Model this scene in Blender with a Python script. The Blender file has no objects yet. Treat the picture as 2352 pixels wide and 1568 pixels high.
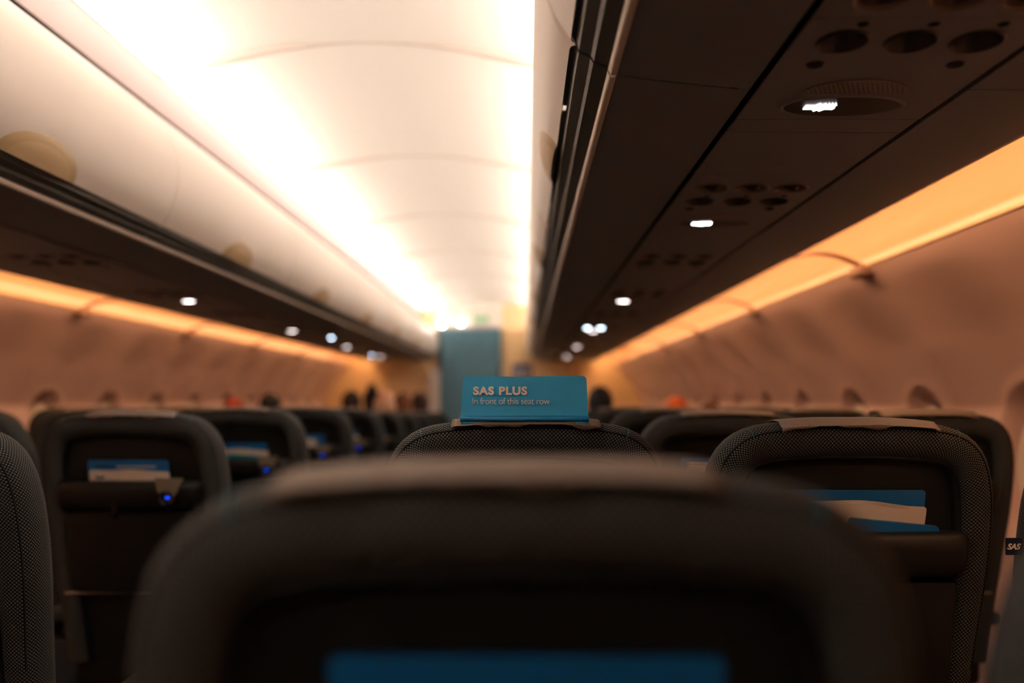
import bpy, bmesh, math, random
from mathutils import Vector, Matrix
random.seed(7)
SC = bpy.context.scene
COL = SC.collection
PI = math.pi
CAMZ = 1.20            # camera height above the cabin floor
CX = -0.478            # cabin centre line
Y0, Y1 = -1.6, 9.2     # aft end behind the camera, forward bulkhead
PITCH = 0.77           # seat pitch
PAN = 1.16             # panel / bin pitch
COLS = {-3: -1.985, -2: -1.490, -1: -0.996, 0: 0.0, 1: 0.512, 2: 1.014}
ROW = lambda n: 0.43 if n == 1 else 0.47 + PITCH * (n - 1)
DROP = {5: .005, 6: .02, 7: .045, 8: .065, 9: .08, 10: .09, 11: .10}   # the far seat backs stand a little lower

# ------------------------------------------------------------------ materials
def lin(h):
    h = h.lstrip('#'); out = []
    for i in (0, 2, 4):
        c = int(h[i:i+2], 16) / 255
        out.append(c / 12.92 if c <= .04045 else ((c + .055) / 1.055) ** 2.4)
    return tuple(out) + (1,)

def mat(name, col, rough=.5, spec=.5, metal=0, noise=None, bump=None, emit=None, estr=0, coat=0, sheen=0):
    m = bpy.data.materials.new(name); m.use_nodes = True
    nt = m.node_tree; b = nt.nodes['Principled BSDF']
    c = lin(col) if isinstance(col, str) else col
    b.inputs['Base Color'].default_value = c
    b.inputs['Roughness'].default_value = rough
    b.inputs['Metallic'].default_value = metal
    b.inputs['Specular IOR Level'].default_value = spec
    if coat: b.inputs['Coat Weight'].default_value = coat
    if sheen:
        b.inputs['Sheen Weight'].default_value = sheen
    if emit:
        b.inputs['Emission Color'].default_value = lin(emit) if isinstance(emit, str) else emit
        b.inputs['Emission Strength'].default_value = estr
    tc = nt.nodes.new('ShaderNodeTexCoord')
    if noise:
        sc, amt = noise
        n = nt.nodes.new('ShaderNodeTexNoise'); n.inputs['Scale'].default_value = sc; n.inputs['Detail'].default_value = 4
        nt.links.new(tc.outputs['Object'], n.inputs['Vector'])
        mx = nt.nodes.new('ShaderNodeMix'); mx.data_type = 'RGBA'; mx.blend_type = 'MULTIPLY'
        mr = nt.nodes.new('ShaderNodeMapRange'); mr.inputs[3].default_value = 1 - amt; mr.inputs[4].default_value = 1 + amt
        nt.links.new(n.outputs['Fac'], mr.inputs[0])
        mx.inputs[0].default_value = 1; mx.inputs[6].default_value = c
        nt.links.new(mr.outputs[0], mx.inputs[7])
        nt.links.new(mx.outputs[2], b.inputs['Base Color'])
    if bump:
        sc, st = bump
        n = nt.nodes.new('ShaderNodeTexNoise'); n.inputs['Scale'].default_value = sc; n.inputs['Detail'].default_value = 3
        nt.links.new(tc.outputs['Object'], n.inputs['Vector'])
        bp = nt.nodes.new('ShaderNodeBump'); bp.inputs['Strength'].default_value = st; bp.inputs['Distance'].default_value = .001
        nt.links.new(n.outputs['Fac'], bp.inputs['Height']); nt.links.new(bp.outputs[0], b.inputs['Normal'])
    return m

def fabric(name, dark, light, p=.0062, thr=.15, rough=.85):
    """woven cover: light dots in a diagonal grid on a dark ground, laid out in the mesh's own UV metres"""
    m = bpy.data.materials.new(name); m.use_nodes = True
    nt = m.node_tree; b = nt.nodes['Principled BSDF']
    b.inputs['Roughness'].default_value = rough
    b.inputs['Specular IOR Level'].default_value = .25
    uv = nt.nodes.new('ShaderNodeTexCoord'); sp = nt.nodes.new('ShaderNodeSeparateXYZ')
    nt.links.new(uv.outputs['UV'], sp.inputs[0])
    def sn(sock):
        a = nt.nodes.new('ShaderNodeMath'); a.operation = 'MULTIPLY'; a.inputs[1].default_value = 2 * PI / p
        nt.links.new(sock, a.inputs[0])
        s = nt.nodes.new('ShaderNodeMath'); s.operation = 'SINE'; nt.links.new(a.outputs[0], s.inputs[0]); return s
    mu = nt.nodes.new('ShaderNodeMath'); mu.operation = 'MULTIPLY'
    nt.links.new(sn(sp.outputs[0]).outputs[0], mu.inputs[0]); nt.links.new(sn(sp.outputs[1]).outputs[0], mu.inputs[1])
    mr = nt.nodes.new('ShaderNodeMapRange'); mr.interpolation_type = 'SMOOTHSTEP'
    mr.inputs[1].default_value = thr - .22; mr.inputs[2].default_value = thr + .45
    nt.links.new(mu.outputs[0], mr.inputs[0])
    mx = nt.nodes.new('ShaderNodeMix'); mx.data_type = 'RGBA'
    mx.inputs[6].default_value = lin(dark); mx.inputs[7].default_value = lin(light)
    nt.links.new(mr.outputs[0], mx.inputs[0]); nt.links.new(mx.outputs[2], b.inputs['Base Color'])
    bp = nt.nodes.new('ShaderNodeBump'); bp.inputs['Strength'].default_value = .5; bp.inputs['Distance'].default_value = .001
    nt.links.new(mr.outputs[0], bp.inputs['Height']); nt.links.new(bp.outputs[0], b.inputs['Normal'])
    return m

M = {}
M['ceiling'] = mat('cream_ceiling', '#efe6da', .55, .3, bump=(300, .15))
M['rib'] = mat('pink_rib', '#d2c2b6', .5, .3)
M['frame'] = mat('pale_pink_frame', '#8f7b75', .5, .3)
M['bin'] = mat('cream_bin_plastic', '#f4ece3', .38, .4, bump=(400, .1))
M['latch'] = mat('shaded_beige_latch', '#c9b08a', .45, .4)  # darker beige carries the shading of the latch cup
M['latch2'] = mat('shaded_tan_surround', '#bda57f', .45, .4)  # surround darkened likewise, shading put into its colour
M['under'] = mat('grey_underside', '#868a8c', .6, .3, bump=(500, .2))
M['rail'] = mat('grey_rail', '#56564f', .5, .4)
M['railtrim'] = mat('pale_edge_trim', '#e3dacd', .28, .5)
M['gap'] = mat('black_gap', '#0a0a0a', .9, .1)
M['psu'] = mat('warm_grey_service_panel', '#86888a', .55, .35, bump=(600, .2))
M['cup'] = mat('dark_recess', '#2a2220', .35, .5)
M['cupring'] = mat('brown_grey_bezel', '#7d6c62', .3, .5)
M['grille'] = mat('perforated_grille', '#857a73', .4, .5)
M['lens'] = mat('smoked_lens', '#0c0807', .35, .2)
M['sign_lit'] = mat('lit_seatbelt_symbol', '#ffffff', .5, 0, emit='#ffeeea', estr=14)
M['read_lit'] = mat('lit_reading_lamp', '#ffffff', .5, 0, emit='#d5ecff', estr=26)
M['read_off'] = mat('unlit_reading_lamp', '#15100e', .15, .6)
M['wall'] = mat('sidewall_plastic', '#d2b0a8', .38, .5, bump=(200, .15))
M['cove'] = mat('cove_plastic', '#d8b894', .6, .3)
M['strap'] = mat('brown_strap', '#94705d', .6, .3)
M['shade'] = mat('pale_window_shade', '#e2d6c8', .5, .3)
M['pane'] = mat('night_glass', '#05070a', .05, .6)
M['floor'] = mat('dark_blue_carpet', '#20242b', .95, .1, noise=(60, .3), bump=(300, .6))
M['bulk'] = mat('tan_bulkhead', '#ecca98', .6, .3, noise=(2, .04))
M['white'] = mat('white_frame', '#e6dfd8', .4, .4)
M['fab'] = fabric('woven_grey_fabric', '#080a0b', '#626563')
M['fabric_side'] = M['fab']
M['shell'] = mat('black_plastic', '#090b0b', .55, .35, bump=(700, .3))
M['shell2'] = mat('charcoal_plastic', '#0d0e0e', .5, .35, bump=(700, .3))
M['seam'] = mat('black_seam', '#080808', .8, .2)
M['cush'] = mat('dark_blue_cushion', '#1b222a', .9, .2, bump=(500, .5))
M['cover'] = mat('beige_headrest_paper', '#786d65', .8, .2, noise=(90, .12), bump=(150, .5))
M['metal'] = mat('brushed_aluminium', '#a49a94', .35, .5, metal=.8)
M['usbplate'] = mat('grey_label_plate', '#77705f', .5, .4)
M['led'] = mat('blue_led', '#0a2cff', .5, 0, emit='#0a50ff', estr=1.6)
M['black'] = mat('gloss_black', '#060606', .25, .5)
M['blue'] = mat('blue_card', '#0a5f9c', .4, .4)
M['teal'] = mat('teal_card', '#0d7f96', .4, .4)
M['navy'] = mat('navy_print', '#0b1a33', .5, .3)
M['paper'] = mat('white_paper', '#cfc6ba', .7, .2, noise=(40, .05))
M['sas'] = mat('teal_sign_card', '#36a5da', .4, .4, noise=(900, .06))
M['sasedge'] = mat('blue_sign_lip', '#0b6fa0', .35, .4)
M['ink'] = mat('cream_lettering', '#f8f3ee', .6, .2)
M['strip'] = mat('taupe_strip', '#6d6056', .8, .2, noise=(120, .2))
M['thread'] = mat('teal_thread', '#1f6f86', .7, .2)
M['curtain'] = mat('blue_curtain', '#6a8f9f', .85, .15, noise=(8, .08), bump=(300, .4))
M['exit'] = mat('green_exit_face', '#3f8f5b', .5, .2, emit='#58b072', estr=.5)
M['exitw'] = mat('exit_box', '#dfe6da', .5, .2)
M['poster'] = mat('blue_placard', '#1b2a66', .5, .3)
M['lamp'] = mat('lit_lamp', '#ffffff', .5, 0, emit='#fff3ea', estr=45)
M['tube'] = mat('warm_white_tube', '#ffffff', .5, 0, emit=(1, .86, .76, 1), estr=88)
M['fill_tube'] = mat('added_bin_top_fill', '#ffffff', .5, 0, emit=(1, .86, .76, 1), estr=68)  # for the added fill tubes on the bin tops
M['amber'] = mat('amber_tube', '#ffffff', .5, 0, emit=(1, .53, .26, 1), estr=41)
SKIN = {'light': mat('light_skin', '#d29a7e', .5, .35), 'tan': mat('tan_skin', '#a8745a', .5, .35)}

# ------------------------------------------------------------------ helpers
KIDS = {}
def setp(o, p):
    o.parent = p; KIDS.setdefault(p.name, []).append(o)

def link(name, me, m=None, parent=None):
    o = bpy.data.objects.new(name, me); COL.objects.link(o)
    if m is not None and me is not None and hasattr(me, 'materials') and len(me.materials) == 0:
        me.materials.append(m)
    if parent is not None: setp(o, parent)
    return o

def mesh(name, verts, faces, m=None, parent=None, smooth=True, angle=40, uvs=None):
    me = bpy.data.meshes.new(name); me.from_pydata([tuple(v) for v in verts], [], faces); me.update()
    if uvs is not None:
        uvl = me.uv_layers.new(name='UVMap')
        for lp in me.loops: uvl.data[lp.index].uv = uvs[lp.vertex_index]
    bm = bmesh.new(); bm.from_mesh(me)
    if uvs is None: bmesh.ops.remove_doubles(bm, verts=bm.verts, dist=1e-6)
    bmesh.ops.recalc_face_normals(bm, faces=bm.faces); bm.to_mesh(me); bm.free()
    if smooth:
        for p in me.polygons: p.use_smooth = True
        try: me.set_sharp_from_angle(angle=math.radians(angle))
        except Exception: pass
    return link(name, me, m, parent)

def tag(o, label=None, cat=None, group=None, kind=None):
    if label: o['label'] = label
    if cat: o['category'] = cat
    if group: o['group'] = group
    if kind: o['kind'] = kind
    return o

def empty(name, loc, label, cat, group=None, rz=0):
    o = bpy.data.objects.new(name, None); COL.objects.link(o)
    o.location = loc; o.rotation_euler = (0, 0, rz); o.empty_display_size = .05
    return tag(o, label, cat, group)

def copy_tree(o, parent=None):
    c = o.copy(); COL.objects.link(c)
    if parent is not None: setp(c, parent)
    for ch in list(KIDS.get(o.name, [])): copy_tree(ch, c)
    return c

def box(name, c, s, m, parent=None, bev=.003, seg=2, rot=None):
    bm = bmesh.new(); bmesh.ops.create_cube(bm, size=1)
    bmesh.ops.scale(bm, vec=s, verts=bm.verts)
    if bev: bmesh.ops.bevel(bm, geom=bm.edges[:], offset=min(bev, min(s) * .45), segments=seg, profile=.5, affect='EDGES')
    if rot: bmesh.ops.rotate(bm, cent=(0, 0, 0), matrix=Matrix.Rotation(rot[1], 3, rot[0]), verts=bm.verts)
    bmesh.ops.translate(bm, vec=c, verts=bm.verts)
    me = bpy.data.meshes.new(name); bm.to_mesh(me); bm.free()
    for p in me.polygons: p.use_smooth = True
    me.set_sharp_from_angle(angle=math.radians(40))
    return link(name, me, m, parent)

def cat(pts, n=6):
    """Catmull-Rom through 2-D/3-D points"""
    P = [Vector(p) for p in pts]; P = [2 * P[0] - P[1]] + P + [2 * P[-1] - P[-2]]
    out = []
    for i in range(1, len(P) - 2):
        a, b, c, d = P[i-1], P[i], P[i+1], P[i+2]
        for k in range(n):
            t = k / n
            out.append(.5 * ((2*b) + (c-a)*t + (2*a-5*b+4*c-d)*t*t + (3*b-a-3*c+d)*t**3))
    out.append(P[-2]); return out

def extrude_y(name, prof, y0, y1, m, parent=None, close=False, th=0, caps=False, ny=1, angle=35):
    """profile [(x,z)] extruded along y; th thickens it (offset along its normal)"""
    P = [Vector((p[0], p[1])) for p in prof]
    if th:
        Nn = []
        for i in range(len(P)):
            a = P[max(i-1, 0)]; b = P[min(i+1, len(P)-1)]; t = (b - a).normalized(); Nn.append(Vector((-t.y, t.x)))
        P = P + [P[i] + Nn[i] * th for i in range(len(P)-1, -1, -1)]; close = True; caps = True
    n = len(P); v = []; f = []
    for j in range(ny + 1):
        y = y0 + (y1 - y0) * j / ny
        v += [(p.x, y, p.y) for p in P]
    rng = n if close else n - 1
    for j in range(ny):
        for i in range(rng):
            a = j*n + i; b = j*n + (i+1) % n; f.append((a, b, b+n, a+n))
    if caps: f.append(tuple(range(n))[::-1]); f.append(tuple(ny*n + i for i in range(n)))
    return mesh(name, v, f, m, parent, angle=angle)

def tube(name, path, r, m, parent=None, seg=10, closed=False, squash=1):
    P = [Vector(p) for p in path]; v = []; f = []; up = Vector((0, 0, 1)); n = len(P)
    for i, p in enumerate(P):
        t = (P[min(i+1, n-1)] - P[max(i-1, 0)]).normalized()
        u = t.cross(up)
        if u.length < 1e-3: u = t.cross(Vector((1, 0, 0)))
        u.normalize(); w = u.cross(t).normalized()
        for k in range(seg):
            a = 2 * PI * k / seg; v.append(p + u * math.cos(a) * r + w * math.sin(a) * r * squash)
    for i in range(n - 1):
        for k in range(seg):
            a = i*seg + k; b = i*seg + (k+1) % seg; f.append((a, b, b+seg, a+seg))
    f.append(tuple(range(seg))); f.append(tuple((n-1)*seg + k for k in range(seg)))
    return mesh(name, v, f, m, parent, angle=50)

def lathe(name, prof, c, m, parent=None, seg=24, axis='z', angle=40):
    """prof [(r,h)]"""
    v = []; f = []
    for r, h in prof:
        for k in range(seg):
            a = 2*PI*k/seg
            if axis == 'z': v.append((c[0]+r*math.cos(a), c[1]+r*math.sin(a), c[2]+h))
            else: v.append((c[0]+r*math.cos(a), c[1]+h, c[2]+r*math.sin(a)))
    for i in range(len(prof)-1):
        for k in range(seg):
            a = i*seg+k; b = i*seg+(k+1) % seg; f.append((a, b, b+seg, a+seg))
    return mesh(name, v, f, m, parent, angle=angle)

def flat_curve_mesh(splines, th):
    cu = bpy.data.curves.new('tmp', 'CURVE'); cu.dimensions = '2D'; cu.fill_mode = 'BOTH'; cu.extrude = th / 2
    for pts in splines:
        s = cu.splines.new('POLY'); s.points.add(len(pts) - 1); s.use_cyclic_u = True
        for i, p in enumerate(pts): s.points[i].co = (p[0], p[1], 0, 1)
    o = bpy.data.objects.new('tmp', cu); COL.objects.link(o)
    dg = bpy.context.evaluated_depsgraph_get(); me = bpy.data.meshes.new_from_object(o.evaluated_get(dg))
    bpy.data.objects.remove(o); bpy.data.curves.remove(cu)
    return me

def circ(cx, cy, r, n=28, ry=None):
    ry = ry or r
    return [(cx + r*math.cos(2*PI*k/n), cy + ry*math.sin(2*PI*k/n)) for k in range(n)]
def rect(x0, x1, y0, y1): return [(x0, y0), (x1, y0), (x1, y1), (x0, y1)]
def rrect(x0, x1, y0, y1, r, n=6, only_top=False):
    out = []
    for cx, cy, a0, rr in ((x1-r, y0+r, -PI/2, 0 if only_top else r), (x1-r, y1-r, 0, r), (x0+r, y1-r, PI/2, r), (x0+r, y0+r, PI, 0 if only_top else r)):
        if rr == 0: out.append((x1 if cx > (x0+x1)/2 else x0, y0)); continue
        for k in range(n+1):
            a = a0 + PI/2*k/n; out.append((cx + r*math.cos(a), cy + r*math.sin(a)))
    return out

def text_mesh(s, size, width=None, offset=0, spacing=1.0, th=.0004, shear=0):
    cu = bpy.data.curves.new('tmp', 'FONT'); cu.body = s; cu.size = size; cu.offset = offset; cu.space_character = spacing
    cu.extrude = th; cu.resolution_u = 6; cu.shear = shear
    o = bpy.data.objects.new('tmp', cu); COL.objects.link(o)
    dg = bpy.context.evaluated_depsgraph_get(); me = bpy.data.meshes.new_from_object(o.evaluated_get(dg))
    bpy.data.objects.remove(o); bpy.data.curves.remove(cu)
    xs = [v.co.x for v in me.vertices]; x0, x1 = min(xs), max(xs)
    k = width / (x1 - x0) if width else 1
    for v in me.vertices: v.co.x = (v.co.x - x0) * k
    return me

def stand(me, x, y, z, lean=0):
    """turn a flat xy mesh upright so that it faces the camera side (-y)"""
    me.transform(Matrix.Translation((x, y, z)) @ Matrix.Rotation(PI/2 - lean, 4, 'X'))
    return me

def sx(side, x): return x if side > 0 else 2*CX - x      # mirror about the cabin centre line

# ------------------------------------------------------------------ cabin shell
# floor
tag(box('floor', (CX, (Y0+Y1)/2+.6, -.03), (3.6, Y1-Y0+1.2, .06), M['floor'], bev=0), kind='structure')
WALLP = cat([(1.022, .394), (1.058, .356), (1.135, .28), (1.213, .189), (1.285, .075), (1.328, -.012), (1.332, -.04), (1.322, -.10), (1.306, -.22), (1.298, -.45), (1.298, -.85), (1.27, -1.2)], 14)
# resample by arc length
def resample(P, step):
    L = [0]
    for i in range(1, len(P)): L.append(L[-1] + (P[i]-P[i-1]).length)
    n = max(2, int(round(L[-1]/step))); out = []; j = 0
    for k in range(n+1):
        s = L[-1]*k/n
        while j < len(L)-2 and L[j+1] < s: j += 1
        t = (s-L[j])/max(1e-9, L[j+1]-L[j]); out.append(P[j].lerp(P[j+1], t))
    return out
WIN = [.37 + .58*k for k in range(16)]         # .37,.95,1.53,2.11,2.69 ...
WIN = [y for y in WIN if y < Y1 - .15]
WZ, WHW, WHH = -.185, .150, .215
JOINTS = [2.45 + PAN*k for k in range(-4, 6)]
def wall(side):
    P = resample(WALLP, .016); nP = len(P)
    N = []
    for i in range(nP):
        t = (P[min(i+1, nP-1)] - P[max(i-1, 0)]).normalized(); N.append(Vector((-t.y, t.x)))
    # N points outward (away from the cabin)
    if N[nP//3].x < 0: N = [-n for n in N]
    step = .014; ny = int((Y1-Y0)/step); v = []; f = []
    for j in range(ny+1):
        y = Y0 + (Y1-Y0)*j/ny
        wy = min(WIN, key=lambda w: abs(w-y)); jy = min(JOINTS, key=lambda w: abs(w-y))
        fl = .018*math.cos(2*PI*(y-2.69)/.58)
        for i in range(nP):
            z = P[i].y; d = 0
            k = min(1, max(0, (.36-z)/.2)); d += fl*k
            d += -.003*math.exp(-((y-jy)/.010)**2) if True else 0
            r = (abs((y-wy)/WHW)**2.3 + abs((z-WZ)/WHH)**2.3)**(1/2.3)
            if r < 1:
                t = min(1, ((1-r)/.34)**.75); t = t*t*(3-2*t); d += .062*t
            d += -.007*math.exp(-((r-1.05)/.05)**2)
            p = P[i] + N[i]*d
            v.append((sx(side, p.x), y, CAMZ+p.y))
    for j in range(ny):
        for i in range(nP-1):
            a = j*nP+i; f.append((a, a+1, a+1+nP, a+nP))
    o = mesh('wall_right' if side > 0 else 'wall_left', v, f, M['wall'], angle=60)
    tag(o, kind='structure')
for s in (1, -1): wall(s)
# windows: shade + pane in each reveal
wn = 1
for side in (1, -1):
    for y in WIN:
        if side > 0 and y < 1.4: continue
        if side < 0 and y < 2.2: continue
        X = 1.312 + .047
        root = empty('window_%d' % wn, (sx(side, X), y, CAMZ+WZ), None, None); wn += 1
        tag(root, kind='structure')
        me = flat_curve_mesh([circ(0, 0, .108, 36, .160)], .004)
        me.transform(Matrix.Rotation(PI/2, 4, 'Y') @ Matrix.Rotation(PI/2, 4, 'Z'))
        o = link('shade', me, M['shade'], root)
        box('grip', (-.006*side, 0, -.12), (.008, .06, .012), M['shade'], o, .003)

# cove, trim, straps, brackets of the sidewall light
COVE = cat([(1.026, .402), (1.10, .425), (1.16, .48), (1.165, .55), (1.10, .62), (.97, .65), (.83, .65)], 6)
n_tr = 1
for side in (1, -1):
    nm = 'right' if side > 0 else 'left'
    o = extrude_y('ceiling_cove_%s' % nm, [(sx(side, p.x), CAMZ+p.y) for p in COVE], Y0, Y1, M['cove'])
    o.name = 'trim_%d' % n_tr; n_tr += 1; tag(o, kind='structure')
    # rounded rail at the top of the sidewall
    o = tube('trim_%d' % n_tr, [(sx(side, 1.024), Y0, CAMZ+.399), (sx(side, 1.024), Y1, CAMZ+.399)], .0070, M['cove'], seg=14); n_tr += 1
    tag(o, kind='structure')
    # amber tube lying on top of the bins' outer edge
    e = tube('wash_light_tube', [(sx(side, .846), Y0+.05, CAMZ+.469), (sx(side, .846), Y1-.05, CAMZ+.469)], .008, M['amber'], seg=8)
    tag(e, 'amber wash light tube hidden above the %s window panels' % nm, 'light')
    for k, y in enumerate(JOINTS):
        if y > Y1 or y < (1.2 if side > 0 else 2): continue
        st = cat([(.822, .430), (.88, .440), (.95, .432), (1.02, .404)], 5)
        b = empty('panel_bracket', (sx(side, 1.024), y, CAMZ+.39), None, 'bracket', 'wall panel brackets')
        ob = mesh('strap', [(sx(side, p.x)-sx(side, 1.024), dy, p.y-.39+dz) for p in st for dy, dz in ((-.015, -.003), (.015, -.003), (.015, .004), (-.015, .004))],
                  [(i*4+a, i*4+(a+1) % 4, i*4+4+(a+1) % 4, i*4+4+a) for i in range(len(st)-1) for a in range(4)], M['strap'], b)
        bump = box('clip', (0, 0, -.004), (.044, .10, .036), M['strap'], b, .013, 4)
        b['label'] = 'brown curved bracket joining wall panels on the %s side, %s from the near end' % (nm, ['first', 'second', 'third', 'fourth', 'fifth', 'sixth', 'seventh', 'eighth'][int(round((y-(1.29 if side > 0 else 2.45))/PAN))])

# ------------------------------------------------------------------ ceiling
CP = [(0, 1.10), (.15, 1.095), (.30, 1.079), (.45, 1.056), (.56, 1.042), (.66, 1.036), (.74, 1.030)]
CPROF = cat([(-a, b) for a, b in CP[::-1]][:-1] + CP, 6)
cj = [2.49 + PAN*k for k in range(-4, 6)] + [Y1]
cj = [y for y in cj if y <= Y1+.01]
prev = Y0
for y in cj:
    if y - prev < .1: continue
    o = extrude_y('ceiling', [(CX+p.x, CAMZ+p.y) for p in CPROF], prev+.002, y-.002, M['ceiling'], ny=4)
    tag(o, kind='structure')
    prev = y
# arched ribs between the ceiling panels, standing proud towards their feet
def rib(y):
    v = []; f = []
    Q = [p for p in CPROF if abs(p.x) <= .665]
    for p in Q:
        k = (abs(p.x)/.66)**2; drop = .002 + .040*k
        for dy, dz in ((-.036, 0.001), (-.032, -drop), (-.004, -drop), (-.002, -drop+.004), (.002, -drop+.004), (.004, -drop), (.032, -drop), (.036, .001)):
            v.append((CX+p.x, y+dy*(.12+.88*k), CAMZ+p.y+dz))
    for i in range(len(Q)-1):
        for a in range(7): f.append((i*8+a, i*8+a+1, i*8+9+a, i*8+8+a))
    return mesh('ceiling_rib', v, f, M['rib'], angle=50)
for y in cj[:-1]:
    o = rib(y); o.name = 'trim_%d' % n_tr; n_tr += 1; tag(o, kind='structure')
for side in (1, -1):
    nm = 'right' if side > 0 else 'left'
    fr = [(.640, .992), (.640, .984), (.648, .979), (.72, .957), (.738, .951)]
    o = extrude_y('trim', [(CX+side*h, CAMZ+z) for h, z in fr], Y0, Y1, M['frame'], th=0)
    o.name = 'trim_%d' % n_tr; n_tr += 1; tag(o, kind='structure')
    e = tube('ceiling_light_tube', [(CX+side*.70, Y0+.05, CAMZ+.980), (CX+side*.70, Y1-.05, CAMZ+.980)], .010, M['tube'], seg=8)
    tag(e, 'warm white light tube behind the lip along the %s edge of the ceiling' % nm, 'light')
    e = tube('added_fill_tube', [(CX+side*.627, Y0+.05, CAMZ+.824), (CX+side*.627, Y1-.12, CAMZ+.824)], .007, M['fill_tube'], seg=8)  # added unseen fill light, brightens the bin doors, frame and ceiling
    tag(e, 'added unseen warm white fill tube on top of the %s overhead bins' % nm, 'light')
    o = extrude_y('painted_shade_strip', [(CX+side*.739, CAMZ+.951), (CX+side*.742, CAMZ+.80)], Y0, Y1, M['gap'])  # black sheet that paints the dark line of shade above the bins
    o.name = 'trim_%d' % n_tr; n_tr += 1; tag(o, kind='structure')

# ------------------------------------------------------------------ overhead bins
DOOR = cat([(.062, .484), (.036, .53), (.018, .60), (.018, .66), (.034, .72), (.062, .775), (.103, .817)], 6)
ORD = ['nearest', 'second', 'third', 'fourth', 'fifth', 'sixth', 'seventh', 'eighth', 'ninth', 'tenth', 'eleventh', 'twelfth']
def make_bin(side, L=PAN):
    root = empty('overhead_bin', (0, 0, 0), None, 'luggage bin')
    S = lambda P: [(sx(side, x), CAMZ+z) for x, z in P]
    g = .0035
    th = .012 if side > 0 else -.012
    # door, curved shell with edges softly turned in
    D = [(p.x, p.y) for p in DOOR]
    v = []; f = []; n = len(D)
    ys = [g, g+.004, g+.012, L/2, L-g-.012, L-g-.004, L-g]; ins = [.008, .002, 0, 0, 0, .002, .008]
    for y, i_ in zip(ys, ins):
        for q, (x, z) in enumerate(D): v.append((sx(side, x+i_), y, CAMZ+z))
    for j in range(len(ys)-1):
        for q in range(n-1): a = j*n+q; f.append((a, a+1, a+1+n, a+n))
    door = mesh('door', v, f, M['bin'], root, angle=60)
    # recessed half-oval latch at the door's foot, on the door's own curve; its shading is put into the darker colours
    Ls = [0]
    for i in range(1, n): Ls.append(Ls[-1] + math.dist(D[i], D[i-1]))
    def on(s, y, off):
        i = 0
        while i < n-2 and Ls[i+1] < s: i += 1
        t = (s-Ls[i])/(Ls[i+1]-Ls[i]); a, b = D[i], D[i+1]
        x = a[0]+(b[0]-a[0])*t; z = a[1]+(b[1]-a[1])*t
        tx, tz = b[0]-a[0], b[1]-a[1]; l = math.hypot(tx, tz)
        return (sx(side, x - tz/l*off), y, CAMZ+z + tx/l*off)
    def patch(a, b, prof_off, nm, m, par):
        v = []; f = []; R = 10; T = 24
        for i in range(R+1):
            for k in range(T+1):
                ang = PI*k/T; r = i/R
                v.append(on(max(0.0005, b*r*math.sin(ang)), L/2+a*r*math.cos(ang), prof_off(r)))
        for i in range(R):
            for k in range(T): q = i*(T+1)+k; f.append((q, q+1, q+T+2, q+T+1))
        return mesh(nm, v, f, m, par, angle=30)
    lt = patch(.137, .068, lambda r: .0045*(1-r**6)+.0004, 'latch', M['latch2'], root)
    patch(.108, .050, lambda r: .0052+.0035*(1-r**3), 'latch_paddle', M['latch'], lt)
    # dark slot and grey grip rail under the door
    extrude_y('lower_rail', S([(.070, .488), (.074, .474), (.090, .466), (.094, .459), (.119, .451)]), g, L-g, M['rail'], root, angle=30)
    tube('edge_trim', [(sx(side, .121), g, CAMZ+.450), (sx(side, .121), L-g, CAMZ+.450)], .0072, M['railtrim'], root, seg=14, squash=1.4)
    extrude_y('inner_underside', S([(.121, .4445), (.16, .436), (.24, .428), (.307, .4215), (.309, .45)]), g/2, L-g/2, M['under'], root)
    extrude_y('outer_underside', S([(.604, .45), (.606, .4215), (.70, .4215), (.80, .426), (.816, .4285), (.822, .434), (.824, .46), (.824, .60)]), g/2, L-g/2, M['under'], root, angle=50)
    extrude_y('housing', S([(.103, .817), (.112, .815), (.14, .81), (.55, .78), (.80, .62), (.824, .60)]), g/2, L-g/2, M['under'], root)
    extrude_y('channel', S([(.300, .455), (.45, .462), (.612, .455)]), 0, L, M['gap'], root)
    return root
for side in (1, -1):
    nm = 'right' if side > 0 else 'left'
    y = 2.26 - 2*PAN if side > 0 else 2.26 - PAN
    ys = []
    while y + .3 < Y1: ys.append(y); y += PAN
    proto = None
    for k, y in enumerate(ys):
        o = make_bin(side) if k == 0 else copy_tree(proto)
        if k == 0: proto = o
        o.location = (0, y, 0)
        if y + PAN > Y1: o.scale = (1, (Y1-.09-y)/PAN, 1)
        o['label'] = '%s closed cream luggage bin on the %s side of the aisle, counting from the camera' % (ORD[k], nm)
        o['group'] = 'overhead bins along the %s side' % nm
    # the stretch of bins beside and behind the photographer, out of the frame
    y0 = ys[0]
    if side < 0 or True:
        o = extrude_y('ceiling', [(sx(side, x), CAMZ+z) for x, z in [(p.x, p.y) for p in DOOR[::-1]] + [(.121, .451), (.30, .43), (.82, .43), (.824, .6)]], Y0, y0-.005, M['bin'])
        tag(o, kind='structure')

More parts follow.
